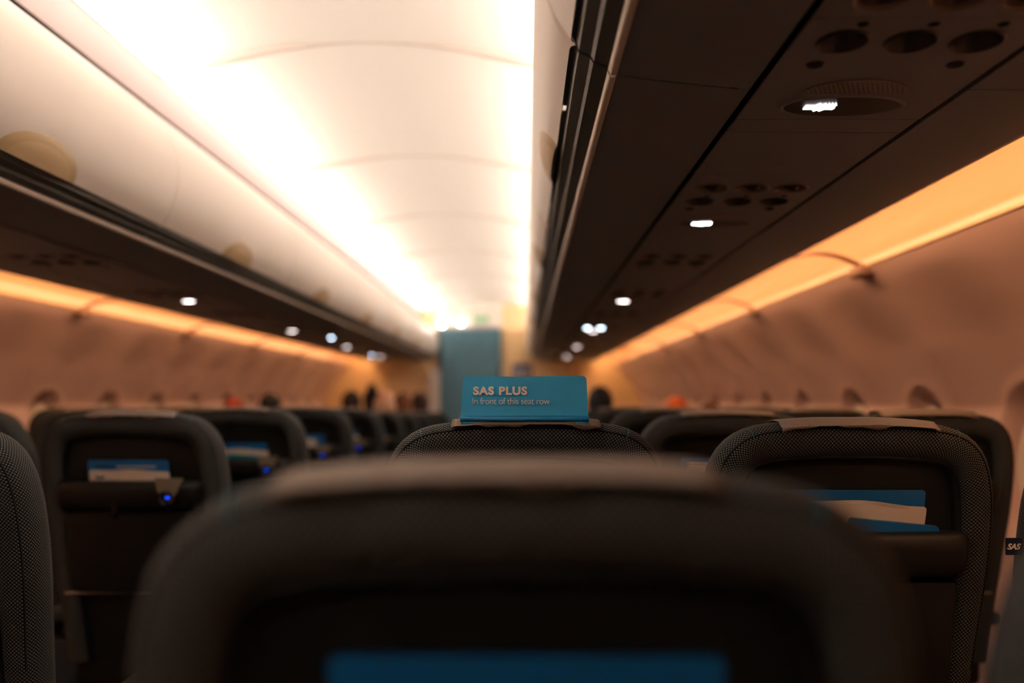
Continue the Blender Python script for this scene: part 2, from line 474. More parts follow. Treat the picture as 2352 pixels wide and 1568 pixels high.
# ------------------------------------------------------------------ passenger service units
def add_obj(nm, me, m, par): 
    return link(nm, me, m, par)
def make_psu(lens=True):
    r = empty('service_unit', (0, 0, 0), None, 'service panel')
    W = .1375; T = .004
    lx = (-.082, -.002, .076)
    # vents
    me = flat_curve_mesh([rect(-W, W, -.413, -.2665)] + [circ(x, -.318, .031) for x in lx], T)
    o = link('vent_panel', me, M['psu'], r)
    for x in lx:
        a = lathe('air_vent', [(.034, -.0025), (.031, -.005), (.028, -.003), (.026, .004), (.026, .010), (.012, .012), (.0005, .012)], (x, -.318, 0), M['cupring'], r)
        lathe('nozzle', [(.017, .010), (.015, -.002), (.010, -.006), (.006, -.004), (.0005, .002)], (x, -.318, 0), M['cup'], a, seg=16)
    holes = [circ(x, -.208, .0285) for x in lx] + [circ(x+.006, -.250, .0075, 14) for x in lx] + [circ(-.091, -.142, .010, 16), circ(.086, -.142, .010, 16)]
    if lens: holes.append(circ(-.002, 0, .082, 40, .036))
    me = flat_curve_mesh([rect(-W, W, -.2645, .0565)] + holes, T)
    link('light_panel', me, M['psu'], r)
    for x in lx:
        a = lathe('reading_light', [(.031, -.0022), (.0285, -.0045), (.0265, -.002), (.022, .012), (.016, .020)], (x, -.208, 0), M['cup'], r)
        lathe('lamp_lens', [(.017, .018), (.010, .0155), (.0005, .015)], (x, -.208, 0), M['read_off'], a, seg=16)
        lathe('call_button', [(.0072, -.001), (.0072, .004), (.0005, .004)], (x+.006, -.250, 0), M['cup'], r, seg=14)
    for x in (-.091, .086):
        lathe('sensor', [(.0115, -.0022), (.010, -.0035), (.0085, .002), (.0005, .008)], (x, -.142, 0), M['cup'], r, seg=16)
    # perforated speaker grille: arched plate with round holes
    sp = [[(-.074+.138*k/20, -.046) for k in range(21)] + [(.064-.138*k/20, -.060-.036*math.sin(PI*min(1, max(0, k/20)))**.6) for k in range(21)]]
    for i in range(21):
        for j in range(6):
            x = -.070 + i*.0066 + (.0033 if j % 2 else 0); y = -.051 - j*.0066
            u = (x+.074)/.138
            if 0 < u < 1 and y > -.060-.036*math.sin(PI*u)**.6+.004: sp.append(circ(x, y, .0021, 6))
    me = flat_curve_mesh(sp, .0012)
    me.transform(Matrix.Translation((0, 0, -.0028)))
    g = link('speaker_grille', me, M['grille'], r)
    link('grille_backing', flat_curve_mesh([sp[0]], .0003), M['gap'], g).location = (0, 0, -.00245)
    if lens:
        b = lathe('display_bezel', [(1.12, -.0022), (1.06, -.005), (1.0, -.004), (.98, .002)], (0, 0, 0), M['psu'], r, seg=48)
        for v in b.data.vertices: v.co = (-.002 + v.co.x*.082, v.co.y*.036*(1.0), v.co.z)
        me = flat_curve_mesh([circ(-.002, 0, .0825, 48, .0365)], .001)
        me.transform(Matrix.Translation((0, 0, -.0040)))
        d = link('display_lens', me, M['lens'], r)
        # fasten-seat-belt symbol: strap halves meeting in a pointed buckle, heat-shield ticks
        ic = [(-.055, -.007), (-.042, -.007), (-.037, -.015), (-.033, -.010), (-.029, -.015), (-.024, -.007), (-.013, -.006), (-.011, .002), (-.013, .008),
              (-.024, .007), (-.029, .015), (-.033, .010), (-.037, .015), (-.042, .007), (-.055, .007)]
        tk = [[(-.026+.0045*k, -.0150), (-.0235+.0045*k, -.0150), (-.0205+.0045*k, -.0085), (-.023+.0045*k, -.0085)] for k in range(3)]
        me = flat_curve_mesh([ic] + tk, .0006); me.transform(Matrix.Translation((0, 0, -.0052)))
        link('seatbelt_symbol', me, M['sign_lit'], d)
    me = flat_curve_mesh([rect(-W, W, .0585, .1165)], T); link('spacer_panel', me, M['psu'], r)
    me = flat_curve_mesh([rect(-W, W, .1185, .3555), circ(.0, .30, .009, 16)], T); link('filler_panel', me, M['psu'], r)
    lathe('cap', [(.0082, .001), (.0082, -.0028), (.0005, -.0032)], (0, .30, 0), M['psu'], r, seg=16)
    return r
pA = make_psu(True); pB = make_psu(False); usedA = usedB = False
def set_lit(root, idxs):
    ls = [c for c in KIDS[root.name] if c.name.split('.')[0] == 'reading_light']
    ls.sort(key=lambda c: c.data.vertices[0].co.x)
    for i in idxs:
        for l in KIDS[ls[i].name]:
            me = l.data.copy(); me.materials.clear(); me.materials.append(M['read_lit']); l.data = me
            for v in me.vertices: v.co.z -= .021
for side in (1, -1):
    nm = 'right' if side > 0 else 'left'; cnt = 0
    for k in range(0 if side > 0 else 1, 10):
        y = 1.156 + PITCH*k
        lens = k in (0, 1, 3, 5, 7, 9)
        if lens:
            o = copy_tree(pA) if usedA else pA; usedA = True
        else:
            o = copy_tree(pB) if usedB else pB; usedB = True
        o.location = (.4565 if side > 0 else 2*CX-.4565, y, CAMZ+.4225)
        lit = {(1, 5): (0, 1), (-1, 6): (2,), (-1, 9): (0,)}.get((side, k), ())
        o['_lit'] = 1 if lit else 0
        extra = ('with a lit seatbelt symbol' if lens else 'without a display')
        if lit: extra = 'with a cold reading light on'
        o['label'] = '%s service panel under the %s bins, %s' % (ORD[cnt], nm, extra)
        o['group'] = 'service panels under the %s bins' % nm
        cnt += 1
        if lit: o['lit'] = ','.join(map(str, lit))
for o in list(COL.objects):
    if '_lit' in o:
        if o['_lit']: set_lit(o, [int(c) for c in o['lit'].split(',')]); del o['lit']
        del o['_lit']

# ------------------------------------------------------------------ seats
HALF = [(0, 0), (.06, -.0005), (.12, -.005), (.160, -.013), (.191, -.031), (.213, -.060), (.226, -.102), (.232, -.155), (.232, -.25), (.222, -.40), (.214, -.55), (.21, -.66)]
H = cat(HALF, 5)
H = resample(H, .018)
OUT = [Vector((-p.x, p.y)) for p in H[::-1]][:-1] + H         # left foot over the top to right foot
NO = len(OUT); MID = len(H)-1
NRM = []
for i in range(NO):
    t = (OUT[min(i+1, NO-1)]-OUT[max(i-1, 0)]).normalized(); NRM.append(Vector((t.y, -t.x)))   # inward
if NRM[MID].y > 0: NRM = [-n for n in NRM]
AR = [0]
for i in range(1, NO): AR.append(AR[-1]+(OUT[i]-OUT[i-1]).length)
TOPZ = 1.167
LEAN = math.tan(math.radians(9))
def inset(i, d): return OUT[i] + NRM[i]*d
def seat_pt(x, y, z): return (x, y - z*LEAN, z)
def layers(Ls, cap_last=False, seg=8):
    v = []; f = []; uv = []; sv = 0
    for j, (d, y) in enumerate(Ls):
        if j: sv += math.hypot(d-Ls[j-1][0], y-Ls[j-1][1])
        for i in range(NO):
            p = inset(i, d); v.append(seat_pt(p.x, y, p.y)); uv.append((AR[i], sv))
    for j in range(len(Ls)-1):
        for i in range(NO-1): a = j*NO+i; f.append((a, a+1, a+1+NO, a+NO))
    if cap_last:
        base = (len(Ls)-1)*NO; yy = Ls[-1][1]; rows = []
        for i in range(MID+1):
            a = base+i; b = base+NO-1-i
            if a == b: rows.append([a]*(seg+1)); continue
            A = Vector(v[a]); B = Vector(v[b]); row = [a]
            for k in range(1, seg):
                q = A.lerp(B, k/seg); v.append(tuple(q)); uv.append((q.x, q.z)); row.append(len(v)-1)
            row.append(b); rows.append(row)
        for i in range(MID):
            for k in range(seg):
                q = (rows[i][k], rows[i][k+1], rows[i+1][k+1], rows[i+1][k])
                q2 = []
                for t in q:
                    if t not in q2: q2.append(t)
                if len(q2) > 2: f.append(tuple(q2))
    return v, f, uv
def make_seat(full=True):
    r = empty('airline_seat', (0, 0, 0), None, 'seat')
    def P(o): o.location = (0, 0, TOPZ); return o
    # padded fabric cover, wrapping from the back rim over the edge to the front
    v, f, uv = layers([(.058, .010), (.053, .001), (.042, -.006), (.024, -.006), (.010, 0), (.002, .013), (0, .030), (.001, .050), (.007, .070), (.020, .084), (.05, .090)], True)
    P(mesh('backrest', v, f, M['fab'], r, uvs=uv, angle=70))
    # dark plastic back shell
    v, f, uv = layers([(.0565, .018), (.0555, .006), (.059, .003), (.063, .006), (.066, .016), (.072, .019)], True)
    sh = P(mesh('back_shell', v, f, M['shell'], r, uvs=uv, angle=40))
    if full:
        # seam running along the rim
        P(tube('seam', [seat_pt(*(lambda p: (p.x, -.0012, p.y))(inset(i, .0125))) for i in range(NO)][14:-14], .0011, M['seam'], r, seg=5))
        for s in (-1, 1):
            i = min(range(NO), key=lambda i: abs(OUT[i].x-s*.168)+abs(OUT[i].y+.02)*.3)
            a = inset(i, .001); b = inset(i, .014)
            P(tube('stitch', [seat_pt(a.x, .012, a.y+.0008), seat_pt((a.x+b.x)/2-.0, -.0015, (a.y+b.y)/2), seat_pt(b.x, -.0035, b.y-.004)], .0006, M['thread'], r, seg=4))
    # pocket housing: a bulging shelf holding papers
    sec = cat([(.018, -.176), (-.004, -.174), (-.024, -.178), (-.033, -.192), (-.034, -.214), (-.028, -.236), (-.012, -.247), (.016, -.250)], 4)
    def bulge(nm, sec, hw, m, par, rnd=.03, curve=.0):
        xs = [-hw+rnd*(1-math.cos(a))*1 for a in [PI/2*k/5 for k in range(6)]]
        xs = [-hw + rnd*(1-math.sin(PI/2*(1-k/5))) for k in range(6)]
        cs = [math.sin(PI/2*k/5) for k in range(6)]
        X = [(x, c) for x, c in zip(xs, cs)] + [(-hw*.3, 1), (0, 1), (hw*.3, 1)] + [(-x, c) for x, c in zip(xs[::-1], cs[::-1])]
        y_b = .018; v = []; f = []; n = len(sec)
        zc = sum(p.y for p in sec)/n
        for x, c in X:
            for p in sec:
                yy = y_b + (p.x-y_b)*(.25+.75*c); zz = zc+(p.y-zc)*(.75+.25*c) - curve*(1-(x/hw)**2)*(1 if p.y < zc else .15)
                v.append(seat_pt(x, yy, zz))
        for j in range(len(X)-1):
            for i in range(n-1): a = j*n+i; f.append((a, a+1, a+1+n, a+n))
        f.append(tuple(range(n))); f.append(tuple((len(X)-1)*n+i for i in range(n)))
        return P(mesh(nm, v, f, m, par, angle=50))
    bulge('literature_pocket', sec, .186, M['shell2'], r, curve=.006)
    if full:
        t = bulge('tray_table', cat([(.018, -.2565), (-.014, -.258), (-.020, -.264), (-.020, -.36), (-.016, -.452), (-.010, -.458), (.018, -.459)], 3), .176, M['shell2'], r, rnd=.018, curve=.006)
        P(box('latch', (-.03, -.030+.243*LEAN, -.246), (.012, .010, .045), M['black'], r, .004)).name = 'tray_latch'
        P(tube('support_bar', [(-.190, -.004+.466*LEAN, -.468), (.19, -.004+.466*LEAN, -.468)], .0035, M['metal'], r, seg=10))
        v_, f_ = [], []
        pl = [(.078, -.150), (.148, -.153), (.128, -.190), (.082, -.186)]
        for yy in (-.0385, -.0285):
            for x, z in pl: v_.append(seat_pt(x, yy, z-.014))
        f_ = [(0, 1, 2, 3), (4, 5, 6, 7)] + [(a, (a+1) % 4, 4+(a+1) % 4, 4+a) for a in range(4)]
        ub = P(mesh('power_socket', [(*seat_pt(0, 0, 0),)]*0 + v_, f_, M['usbplate'], r, smooth=False))
        rg = lathe('socket_ring', [(.021, .004), (.021, -.004), (.017, -.006), (.014, -.002), (.0005, 0)], (.106, -.036+.212*LEAN, -.214), M['black'], ub, seg=20, axis='y')
        box('status_light', (.106, -.0375+.212*LEAN, -.214), (.010, .002, .005), M['led'], rg, .001)
        ub.name = 'power_socket'
        # lower back, cushion, armrests, legs
        box('lower_back', (0, .155, .545), (.40, .06, .22), M['shell'], r, .02, 3)
    box('seat_cushion', (0, .40, .365), (.44, .46, .11), M['cush'], r, .035, 4)
    for s in (-1, 1):
        box('leg', (s*.16, .30, .155), (.03, .05, .31), M['metal'], r, .008)
    if full:
        for s in (-1, 1):
            box('armrest', (s*.226, .27, .62), (.034, .34, .035), M['shell2'], r, .014, 3)
            box('foot_rail', (s*.16, .36, .02), (.045, .46, .025), M['metal'], r, .006)
        box('seat_frame', (0, .38, .295), (.42, .42, .03), M['metal'], r, .008)
    return r

def cover_part(root, x0, x1, fr=0.016, back=0.026, m=None, seed=0, lift=.0026):
    """paper headrest cover folded over the seat top with a slightly wavy hem on the back"""
    rnd = random.Random(seed); n = 26; v = []; f = []; ph = rnd.random()*6
    prof = []
    for k in range(n+1):
        x = x0+(x1-x0)*k/n
        i = min(range(NO), key=lambda i: abs(OUT[i].x-x) if OUT[i].y > -.06 else 9); z0 = 0
        # height of the outline at x
        for q in range(NO-1):
            if OUT[q].x <= x <= OUT[q+1].x and OUT[q].y > -.07: 
                t = (x-OUT[q].x)/(OUT[q+1].x-OUT[q].x); z0 = OUT[q].y+(OUT[q+1].y-OUT[q].y)*t; break
        w = .0035*math.sin(ph+k*.45)+.002*math.sin(ph*2+k*1.1)
        l = lift
        row = [(x, .090, z0-.05), (x, .086+l, z0-.018), (x, .070, z0-.003+l), (x, .050, z0+l), (x, .032, z0+l), (x, .014-.4*l, z0-.001+l), (x, .000-l, z0-.008+l*.5), (x, -.006-l, z0-min(.0125, back*.5)-max(0, back-.026)*.4+w*.2), (x, -.0065-l, z0-max(back*.52, back*.62+w))]
        for p in row: v.append(seat_pt(*p))
        prof.append(len(row))
    m_ = 9
    for k in range(n):
        for q in range(m_-1): a = k*m_+q; f.append((a, a+1, a+1+m_, a+m_))
    o = mesh('headrest_cover', v, f, m or M['cover'], root, angle=70); o.location = (0, 0, TOPZ)
    sm = o.modifiers.new('th', 'SOLIDIFY'); sm.thickness = .0009; sm.offset = 1
    return o

full = make_seat(True); simple = make_seat(False)
fu = su = False
SIDE = {-3: ('window seat', 'left'), -2: ('middle seat', 'left'), -1: ('aisle seat', 'left'), 0: ('aisle seat', 'right'), 1: ('middle seat', 'right'), 2: ('window seat', 'right')}
ROWN = ['', 'first', 'second', 'third', 'fourth', 'fifth', 'sixth', 'seventh', 'eighth', 'ninth', 'tenth', 'eleventh']
SPECIAL = {(1, 0): 'large blurred dark grey seat back filling the bottom foreground', (1, 1): 'blurred dark seat edge in the bottom right corner',
           (2, 0): 'woven grey aisle seat carrying the teal divider sign', (2, 1): 'woven grey middle seat with papers in its pocket, right of the sign',
           (2, 2): 'window seat at the right picture edge with a small navy tag', (2, -1): 'woven grey seat side cut off by the left picture edge'}
SEATS = {}; kill = []
for n in range(1, 12):
    for c in COLS:
        if n == 1 and c < 0 or n == 1 and c == 2: continue
        if n == 2 and c < -1: continue
        if n <= 7:
            o = copy_tree(full) if fu else full; fu = True
        else:
            o = copy_tree(simple) if su else simple; su = True
        o.location = (COLS[c] + {(1, 1): .043, (2, -1): -.02, (2, 2): .030}.get((n, c), 0), ROW(n) + {(1, 1): .05}.get((n, c), 0), 0)
        o.scale = (1, 1, (TOPZ-DROP.get(n, 0)-(.005 if n == 1 else 0))/TOPZ)
        if c >= 0:
            for ch in list(KIDS[o.name]):
                if ch.name.startswith('power_socket'):
                    kill.append(ch)
        a, b = SIDE[c]
        o['label'] = SPECIAL.get((n, c), 'dark grey %s %s of the aisle in the %s row ahead of the camera' % (a, b, ROWN[n]))
        o['group'] = 'airline seats %s of the aisle' % b
        SEATS[(n, c)] = o
def wipe(o):
    for c in KIDS.get(o.name, []): wipe(c)
    bpy.data.objects.remove(o)
for o in kill: wipe(o)
base_cov = {}
for (n, c), o in SEATS.items():
    rnd = random.Random(n*10+c)
    if (n, c) == (1, 0): cover_part(o, -.136, .105, back=.009, seed=3)
    elif (n, c) == (2, 0): cover_part(o, -.113, .117, back=.012, seed=5, lift=.0035, m=M['strip'])
    elif (n, c) == (2, 1): cover_part(o, -.117, .125, back=.017, seed=8)
    elif (n, c) == (3, 2): cover_part(o, -.125, .115, back=.014, seed=9, lift=.006)
    elif n <= 5 or True:
        key = rnd.randint(0, 2)
        if key in base_cov and n > 2:
            q = base_cov[key].copy(); COL.objects.link(q); setp(q, o)
        else:
            q = cover_part(o, -.12+.01*key, .11+.006*key, back=.011+.003*key, seed=key)
            base_cov[key] = q

# small navy tag sewn to the edge of the right window seat
tg = SEATS[(2, 2)]
me = flat_curve_mesh([rrect(-.030, .004, -.014, .014, .001)], .001); stand(me, -.230, .040+.21*LEAN, TOPZ-.208)
tgo = link('fabric_tag', me, M['navy'], tg); tgo['label'] = 'navy tag with pale letters'
me = text_mesh('SAS', .013, .022, .0003, shear=.3); stand(me, -.2575, .0392+.21*LEAN, TOPZ-.2125)
link('tag_lettering', me, M['ink'], tgo)

# ------------------------------------------------------------------ papers in the seat pockets
def card(name, seat, x0, x1, ztop, m, label, ycl, zbot=-.215, tilt=0, cat_='card', r=.006, th=.0012, group='papers in the seat pockets', pics=(), over=False, wav=0):
    """a card standing in a seat pocket: seat key, extents relative to the seat centre"""
    X, Y = COLS[seat[1]], ROW(seat[0]); DZ = DROP.get(seat[0], 0)
    root_loc = (X+(x0+x1)/2, Y+.215*LEAN+ycl, TOPZ+zbot-DZ)
    w = x1-x0; h = ztop-zbot
    me = flat_curve_mesh([rrect(-w/2, w/2, 0, h, r)], th)
    if wav:
        bm = bmesh.new(); bm.from_mesh(me); bmesh.ops.subdivide_edges(bm, edges=[e for e in bm.edges if e.calc_length() > .03], cuts=8, use_grid_fill=True)
        bm.to_mesh(me); bm.free()
        for v in me.vertices: v.co.y += wav*math.sin(v.co.x*38+1)*(v.co.y/h); v.co.z += .003*math.sin(v.co.x*30)
    rot = Matrix.Rotation(tilt, 4, 'Z')
    me.transform(Matrix.Rotation(PI/2+math.atan(LEAN), 4, 'X') @ rot)
    o = link(name, me, m); o.location = root_loc
    tag(o, label, cat_, group)
    for (px0, px1, pz0, pz1, pm, nm) in pics:
        pe = flat_curve_mesh([rect(px0, px1, pz0, pz1)], .0002)
        pe.transform(Matrix.Translation((0, 0, th*.5+.0002+.0006*(1 if wav else 0)+(.0026 if wav else 0))))
        pe.transform(Matrix.Rotation(PI/2+math.atan(LEAN), 4, 'X') @ rot)
        link(nm, pe, pm, o)
    return o
def set_of(seat, lab, kind):
    if kind == 'blue+doc':
        card('blue_card', seat, -.113, .092, -.122, M['blue'], 'blue card standing in the pocket of the ' + lab, .0135,
             pics=[(-.08+.012*k, -.072+.012*k, .074, .079, M['navy'], 'print') for k in range(4)] + [(-.03, .07, .075, .078, M['paper'], 'print')])
        card('booklet', seat, -.106, .096, -.147, M['paper'], 'creased navy-printed booklet, pocket of the ' + lab, .0035, wav=.002, tilt=-.02, cat_='booklet',
             pics=[(-.085, -.062, .045, .051, M['navy'], 'print'), (-.055, .055, .012, .042, M['teal'], 'picture'), (-.055, .055, .0, .030, M['navy'], 'picture')])
    if kind == 'white+teal':
        card('blue_card', seat, -.11, .095, -.122, M['blue'], 'blue card standing in the pocket of the ' + lab, .0135)
        card('booklet', seat, -.10, .10, -.142, M['paper'], 'white booklet behind teal card, pocket of the ' + lab, .0055, wav=.003, tilt=-.03, cat_='booklet', pics=[(-.07, -.02, .05, .055, M['navy'], 'print')])
        card('teal_card', seat, -.04, .10, -.163, M['teal'], 'teal folded card, pocket of the ' + lab, -.003, tilt=-.05)
    if kind == 'blue+white':
        card('blue_card', seat, -.10, .105, -.122, M['blue'], 'blue card standing in the pocket of the ' + lab, .0135)
        card('booklet', seat, -.10, .07, -.138, M['paper'], 'booklet before blue card, pocket of the ' + lab, .0045, cat_='booklet')
L_ = lambda n: '%s-row seat left of the aisle' % ROWN[n]
set_of((3, -1), L_(3), 'blue+doc'); set_of((4, -1), L_(4), 'white+teal'); set_of((5, -1), L_(5), 'blue+white')
set_of((6, -1), L_(6), 'white+teal'); set_of((7, -1), L_(7), 'blue+white')
card('blue_card', (1, 0), -.113, .115, -.113, M['blue'], 'large blurred blue card at the bottom edge, in the foreground seat', .0125)
card('blue_card', (2, 1), -.115, .121, -.110, M['blue'], 'dark blue card in the sharp seat right of the sign', .0135)
card('booklet', (2, 1), -.105, .117, -.128, M['paper'], 'torn-edged white booklet before the dark blue card, right of the sign', .0055, wav=.003, tilt=-.05, cat_='booklet',
     pics=[(.0, .06, .028, .034, M['navy'], 'print')])
card('folded_leaflet', (2, 1), -.01, .132, -.159, M['blue'], 'narrow blue leaflet sticking out over the pocket edge, right of the sign', -.006, zbot=-.21, tilt=-.10, th=.006, cat_='leaflet')
card('blue_card', (3, 1), -.115, .10, -.118, M['blue'], 'blue card in the blurred seat behind the sign, right side', .0135, pics=[(-.09, -.03, .080, .085, M['paper'], 'print')])
card('booklet', (3, 1), -.10, .09, -.137, M['paper'], 'white booklet in the blurred seat behind the sign, right side', .0045, cat_='booklet')

# ------------------------------------------------------------------ divider sign
sg = empty('divider_sign', (0, ROW(2)+.004, CAMZ-.030), 'teal card sign with cream lettering standing on the woven grey seat', 'sign')
me = flat_curve_mesh([rrect(-.0985, .0985, .001, .0645, .006, only_top=True)], .0012)
bm = bmesh.new(); bm.from_mesh(me); bmesh.ops.subdivide_edges(bm, edges=[e for e in bm.edges if e.calc_length() > .05], cuts=10, use_grid_fill=True); bm.to_mesh(me); bm.free()
for v in me.vertices:
    t = v.co.y/.0645; v.co.x *= 1-.03*t; v.co.y += -.0012*math.cos(v.co.x/.0985*PI)*0 + .0006*t*(1 if v.co.x > 0 else 0) - .0009*t*math.exp(-(v.co.x/.03)**2)
stand(me, 0, 0, 0, .06)
link('card_face', me, M['sas'], sg)
lip = cat([(-.0005, .0035), (-.005, .001), (-.006, -.003), (-.002, -.0055), (.006, -.006)], 4)
mesh('fold', [(x, p.x, p.y) for x in (-.099, .099) for p in lip], [(i, i+1, i+1+len(lip), i+len(lip)) for i in range(len(lip)-1)], M['sasedge'], sg)
for s in (-1, 1): box('foot', (s*.088, .002, -.0085), (.018, .012, .006), M['sasedge'], sg, .001)
box('clear_strip', (0, .001, -.0075), (.165, .006, .003), M['white'], sg, .0005)
me = text_mesh('SAS PLUS', .0168, .0835, .0008, 1.13); stand(me, -.0795, -.0008, .0363, .06); link('bold_lettering', me, M['ink'], sg)
me = text_mesh('In front of this seat row', .0142, .119, -.00008, .95); stand(me, -.0803, -.0012, .0213, .06); link('fine_lettering', me, M['ink'], sg)

# ------------------------------------------------------------------ forward bulkhead, curtain, signs
def poly_wall(name, pts, y, th, m):
    me = flat_curve_mesh([pts], th); me.transform(Matrix.Translation((0, y, 0)) @ Matrix.Rotation(PI/2, 4, 'X'))
    o = link(name, me, m); tag(o, kind='structure'); return o
side_pts = [(p.x, CAMZ+p.y) for p in resample(WALLP, .08)]
poly_wall('wall_front', [(-.255, 0), (-.255, CAMZ+.80), (-.255, CAMZ+1.3), (1.4, CAMZ+1.3)] + [(1.5, CAMZ), (1.45, 0)], Y1+.03, .05, M['bulk'])
o = poly_wall('wall_front', [(-1.02, 0), (-1.02, CAMZ+.78), (-1.02, CAMZ+1.3), (-2.36, CAMZ+1.3), (-2.5, CAMZ), (-2.4, 0)], Y1+.03, .05, M['bulk'])
poly_wall('wall_front', [(-1.02, CAMZ+.80), (-.255, CAMZ+.80), (-.255, CAMZ+1.3), (-1.02, CAMZ+1.3)], Y1+.03, .05, M['ceiling'])
tag(box('wall_front', (-.6, Y1+1.2, 1.3), (2.4, .05, 2.6), M['bulk'], bev=0), kind='structure')
poly_wall('wall_back', [(-2.5, 0), (-2.5, 2.5), (1.5, 2.5), (1.5, 0)], Y0-.03, .05, M['under'])
# white post edging the left partition
me = flat_curve_mesh([rrect(-1.085, -.965, .2, CAMZ+.345, .035)], .09)
me.transform(Matrix.Translation((0, Y1-.03, 0)) @ Matrix.Rotation(PI/2, 4, 'X'))
o = link('trim_%d' % n_tr, me, M['white']); tag(o, kind='structure'); n_tr += 1
# curtain
v = []; f = []; nx = 120; nz = 14
for j in range(nz+1):
    z = .06+(CAMZ+.795-.06)*j/nz
    for i in range(nx+1):
        x = -.962+.692*i/nx; fold = .022*math.sin(i*.62+.5*math.sin(j*.2))+.010*math.sin(i*.23+2)
        v.append((x, fold, z - (.012*math.sin(i*.62)**2 if j == nz else 0)))
for j in range(nz):
    for i in range(nx): a = j*(nx+1)+i; f.append((a, a+1, a+nx+2, a+nx+1))
cr = empty('curtain', (0, Y1-.06, 0), 'blue folded fabric curtain closing the aisle at the far bulkhead', 'curtain')
mesh('fabric', v, f, M['curtain'], cr, angle=80)
tube('curtain_rail', [(-.962, 0, CAMZ+.805), (-.262, 0, CAMZ+.805)], .008, M['metal'], cr)
# exit sign on the lintel
ex = empty('exit_sign', (-.495, Y1-.012, CAMZ+.905), 'small green exit sign glowing above the blue curtain', 'sign')
box('housing', (0, 0, 0), (.19, .03, .085), M['exitw'], ex, .006)
box('sign_face', (0, -.016, 0), (.165, .004, .062), M['exit'], ex, .002)
me = text_mesh('EXIT', .058, .11, .001); stand(me, -.055, -.019, -.02); link('lettering', me, M['exitw'], ex)
# two small lamps over the curtain
for i, (x, z) in enumerate(((-.93, .835), (-.715, .855))):
    l = empty('spot_lamp', (x, Y1-.12, CAMZ+z), ['small bright lamp above the left end of the curtain', 'bright lamp above the middle of the curtain'][i], 'lamp', 'lamps over the curtain')
    lathe('bezel', [(.03, .02), (.034, 0), (.03, -.012), (.026, -.014)], (0, 0, 0), M['white'], l, axis='y')
    lathe('bulb', [(.026, -.012), (.018, -.02), (.0005, -.022)], (0, 0, 0), M['lamp'], l, axis='y')
    box('mount', (0, .055, 0), (.02, .11, .02), M['white'], l, .004)
# placard on the right partition
pc = empty('wall_placard', (-.03, Y1-.003, CAMZ+.30), 'blue and white placard on the tan partition right of the curtain', 'sign')
box('board', (0, 0, 0), (.215, .008, .20), M['poster'], pc, .002)
box('white_panel', (0, -.005, -.02), (.16, .003, .11), M['paper'], pc, .001)
for s in (-1, 1): box('pictogram', (s*.035, -.0075, -.02), (.035, .002, .07), M['poster'], pc, .001)

# ------------------------------------------------------------------ passengers
def remesh(name, prims, vox, smooth=6, m=None, parent=None):
    bm = bmesh.new()
    for kind, a in prims:
        if kind == 's':
            c, r = a; mt = Matrix.Translation(c) @ Matrix.Diagonal((*r, 1))
            bmesh.ops.create_uvsphere(bm, u_segments=20, v_segments=14, radius=1, matrix=mt)
        else:
            p, q, r1, r2 = a; p = Vector(p); q = Vector(q); n = max(2, int((q-p).length/(min(r1, r2)*.7)))
            for k in range(n+1):
                t = k/n; rr = r1+(r2-r1)*t
                bmesh.ops.create_uvsphere(bm, u_segments=10, v_segments=7, radius=rr, matrix=Matrix.Translation(p.lerp(q, t)))
    me = bpy.data.meshes.new('tmp'); bm.to_mesh(me); bm.free()
    o = bpy.data.objects.new('tmp', me); COL.objects.link(o)
    md = o.modifiers.new('r', 'REMESH'); md.mode = 'VOXEL'; md.voxel_size = vox
    ms = o.modifiers.new('s', 'SMOOTH'); ms.iterations = smooth; ms.factor = .5
    dg = bpy.context.evaluated_depsgraph_get(); out = bpy.data.meshes.new_from_object(o.evaluated_get(dg))
    bpy.data.objects.remove(o)
    for p in out.polygons: p.use_smooth = True
    out.materials.clear()
    if m: out.materials.append(m)
    return out
HC = .0    # head centre at local z = 0 ; person faces +y
def shear(me):
    for v in me.vertices:
        if v.co.z < -.12: v.co.y += (-v.co.z-.12)*.15
    return me
def body_mesh():
    s = []
    s += [('s', ((0, 0, 0), (.074, .092, .108))), ('s', ((0, .03, -.045), (.058, .068, .07))), ('s', ((0, .098, -.018), (.012, .018, .022))),
          ('s', ((0, .088, -.055), (.024, .014, .010))), ('s', ((-.077, -.002, -.012), (.010, .02, .032))), ('s', ((.077, -.002, -.012), (.010, .02, .032))),
          ('s', ((-.03, .086, .012), (.014, .009, .008))), ('s', ((.03, .086, .012), (.014, .009, .008)))]
    s += [('c', ((0, -.02, -.06), (0, -.03, -.20), .052, .058)), ('c', ((-.10, -.03, -.25), (.10, -.03, -.25), .07, .07)),
          ('s', ((0, -.01, -.36), (.165, .10, .17))), ('s', ((0, .01, -.54), (.15, .105, .16))), ('s', ((0, .03, -.61), (.17, .12, .10)))]
    for q in (-1, 1):
        s += [('c', ((q*.175, -.02, -.27), (q*.205, .03, -.52), .052, .040)), ('c', ((q*.205, .03, -.52), (q*.15, .24, -.57), .040, .028)),
              ('s', ((q*.145, .28, -.575), (.035, .045, .018)))]
        for k in range(4): s.append(('c', ((q*(.125+.013*k), .305, -.575), (q*(.122+.013*k), .355+.008*(k in (1, 2)), -.588), .009, .007)))
        s.append(('c', ((q*.115, .27, -.572), (q*.095, .305, -.578), .011, .008)))
        s += [('c', ((q*.09, .05, -.62), (q*.11, .42, -.62), .080, .060)), ('c', ((q*.11, .42, -.62), (q*.11, .40, -1.02), .056, .04)), ('c', ((q*.11, .38, -1.06), (q*.11, .52, -1.07), .036, .030))]
    return shear(remesh('person', s, .012))
BODY = body_mesh()
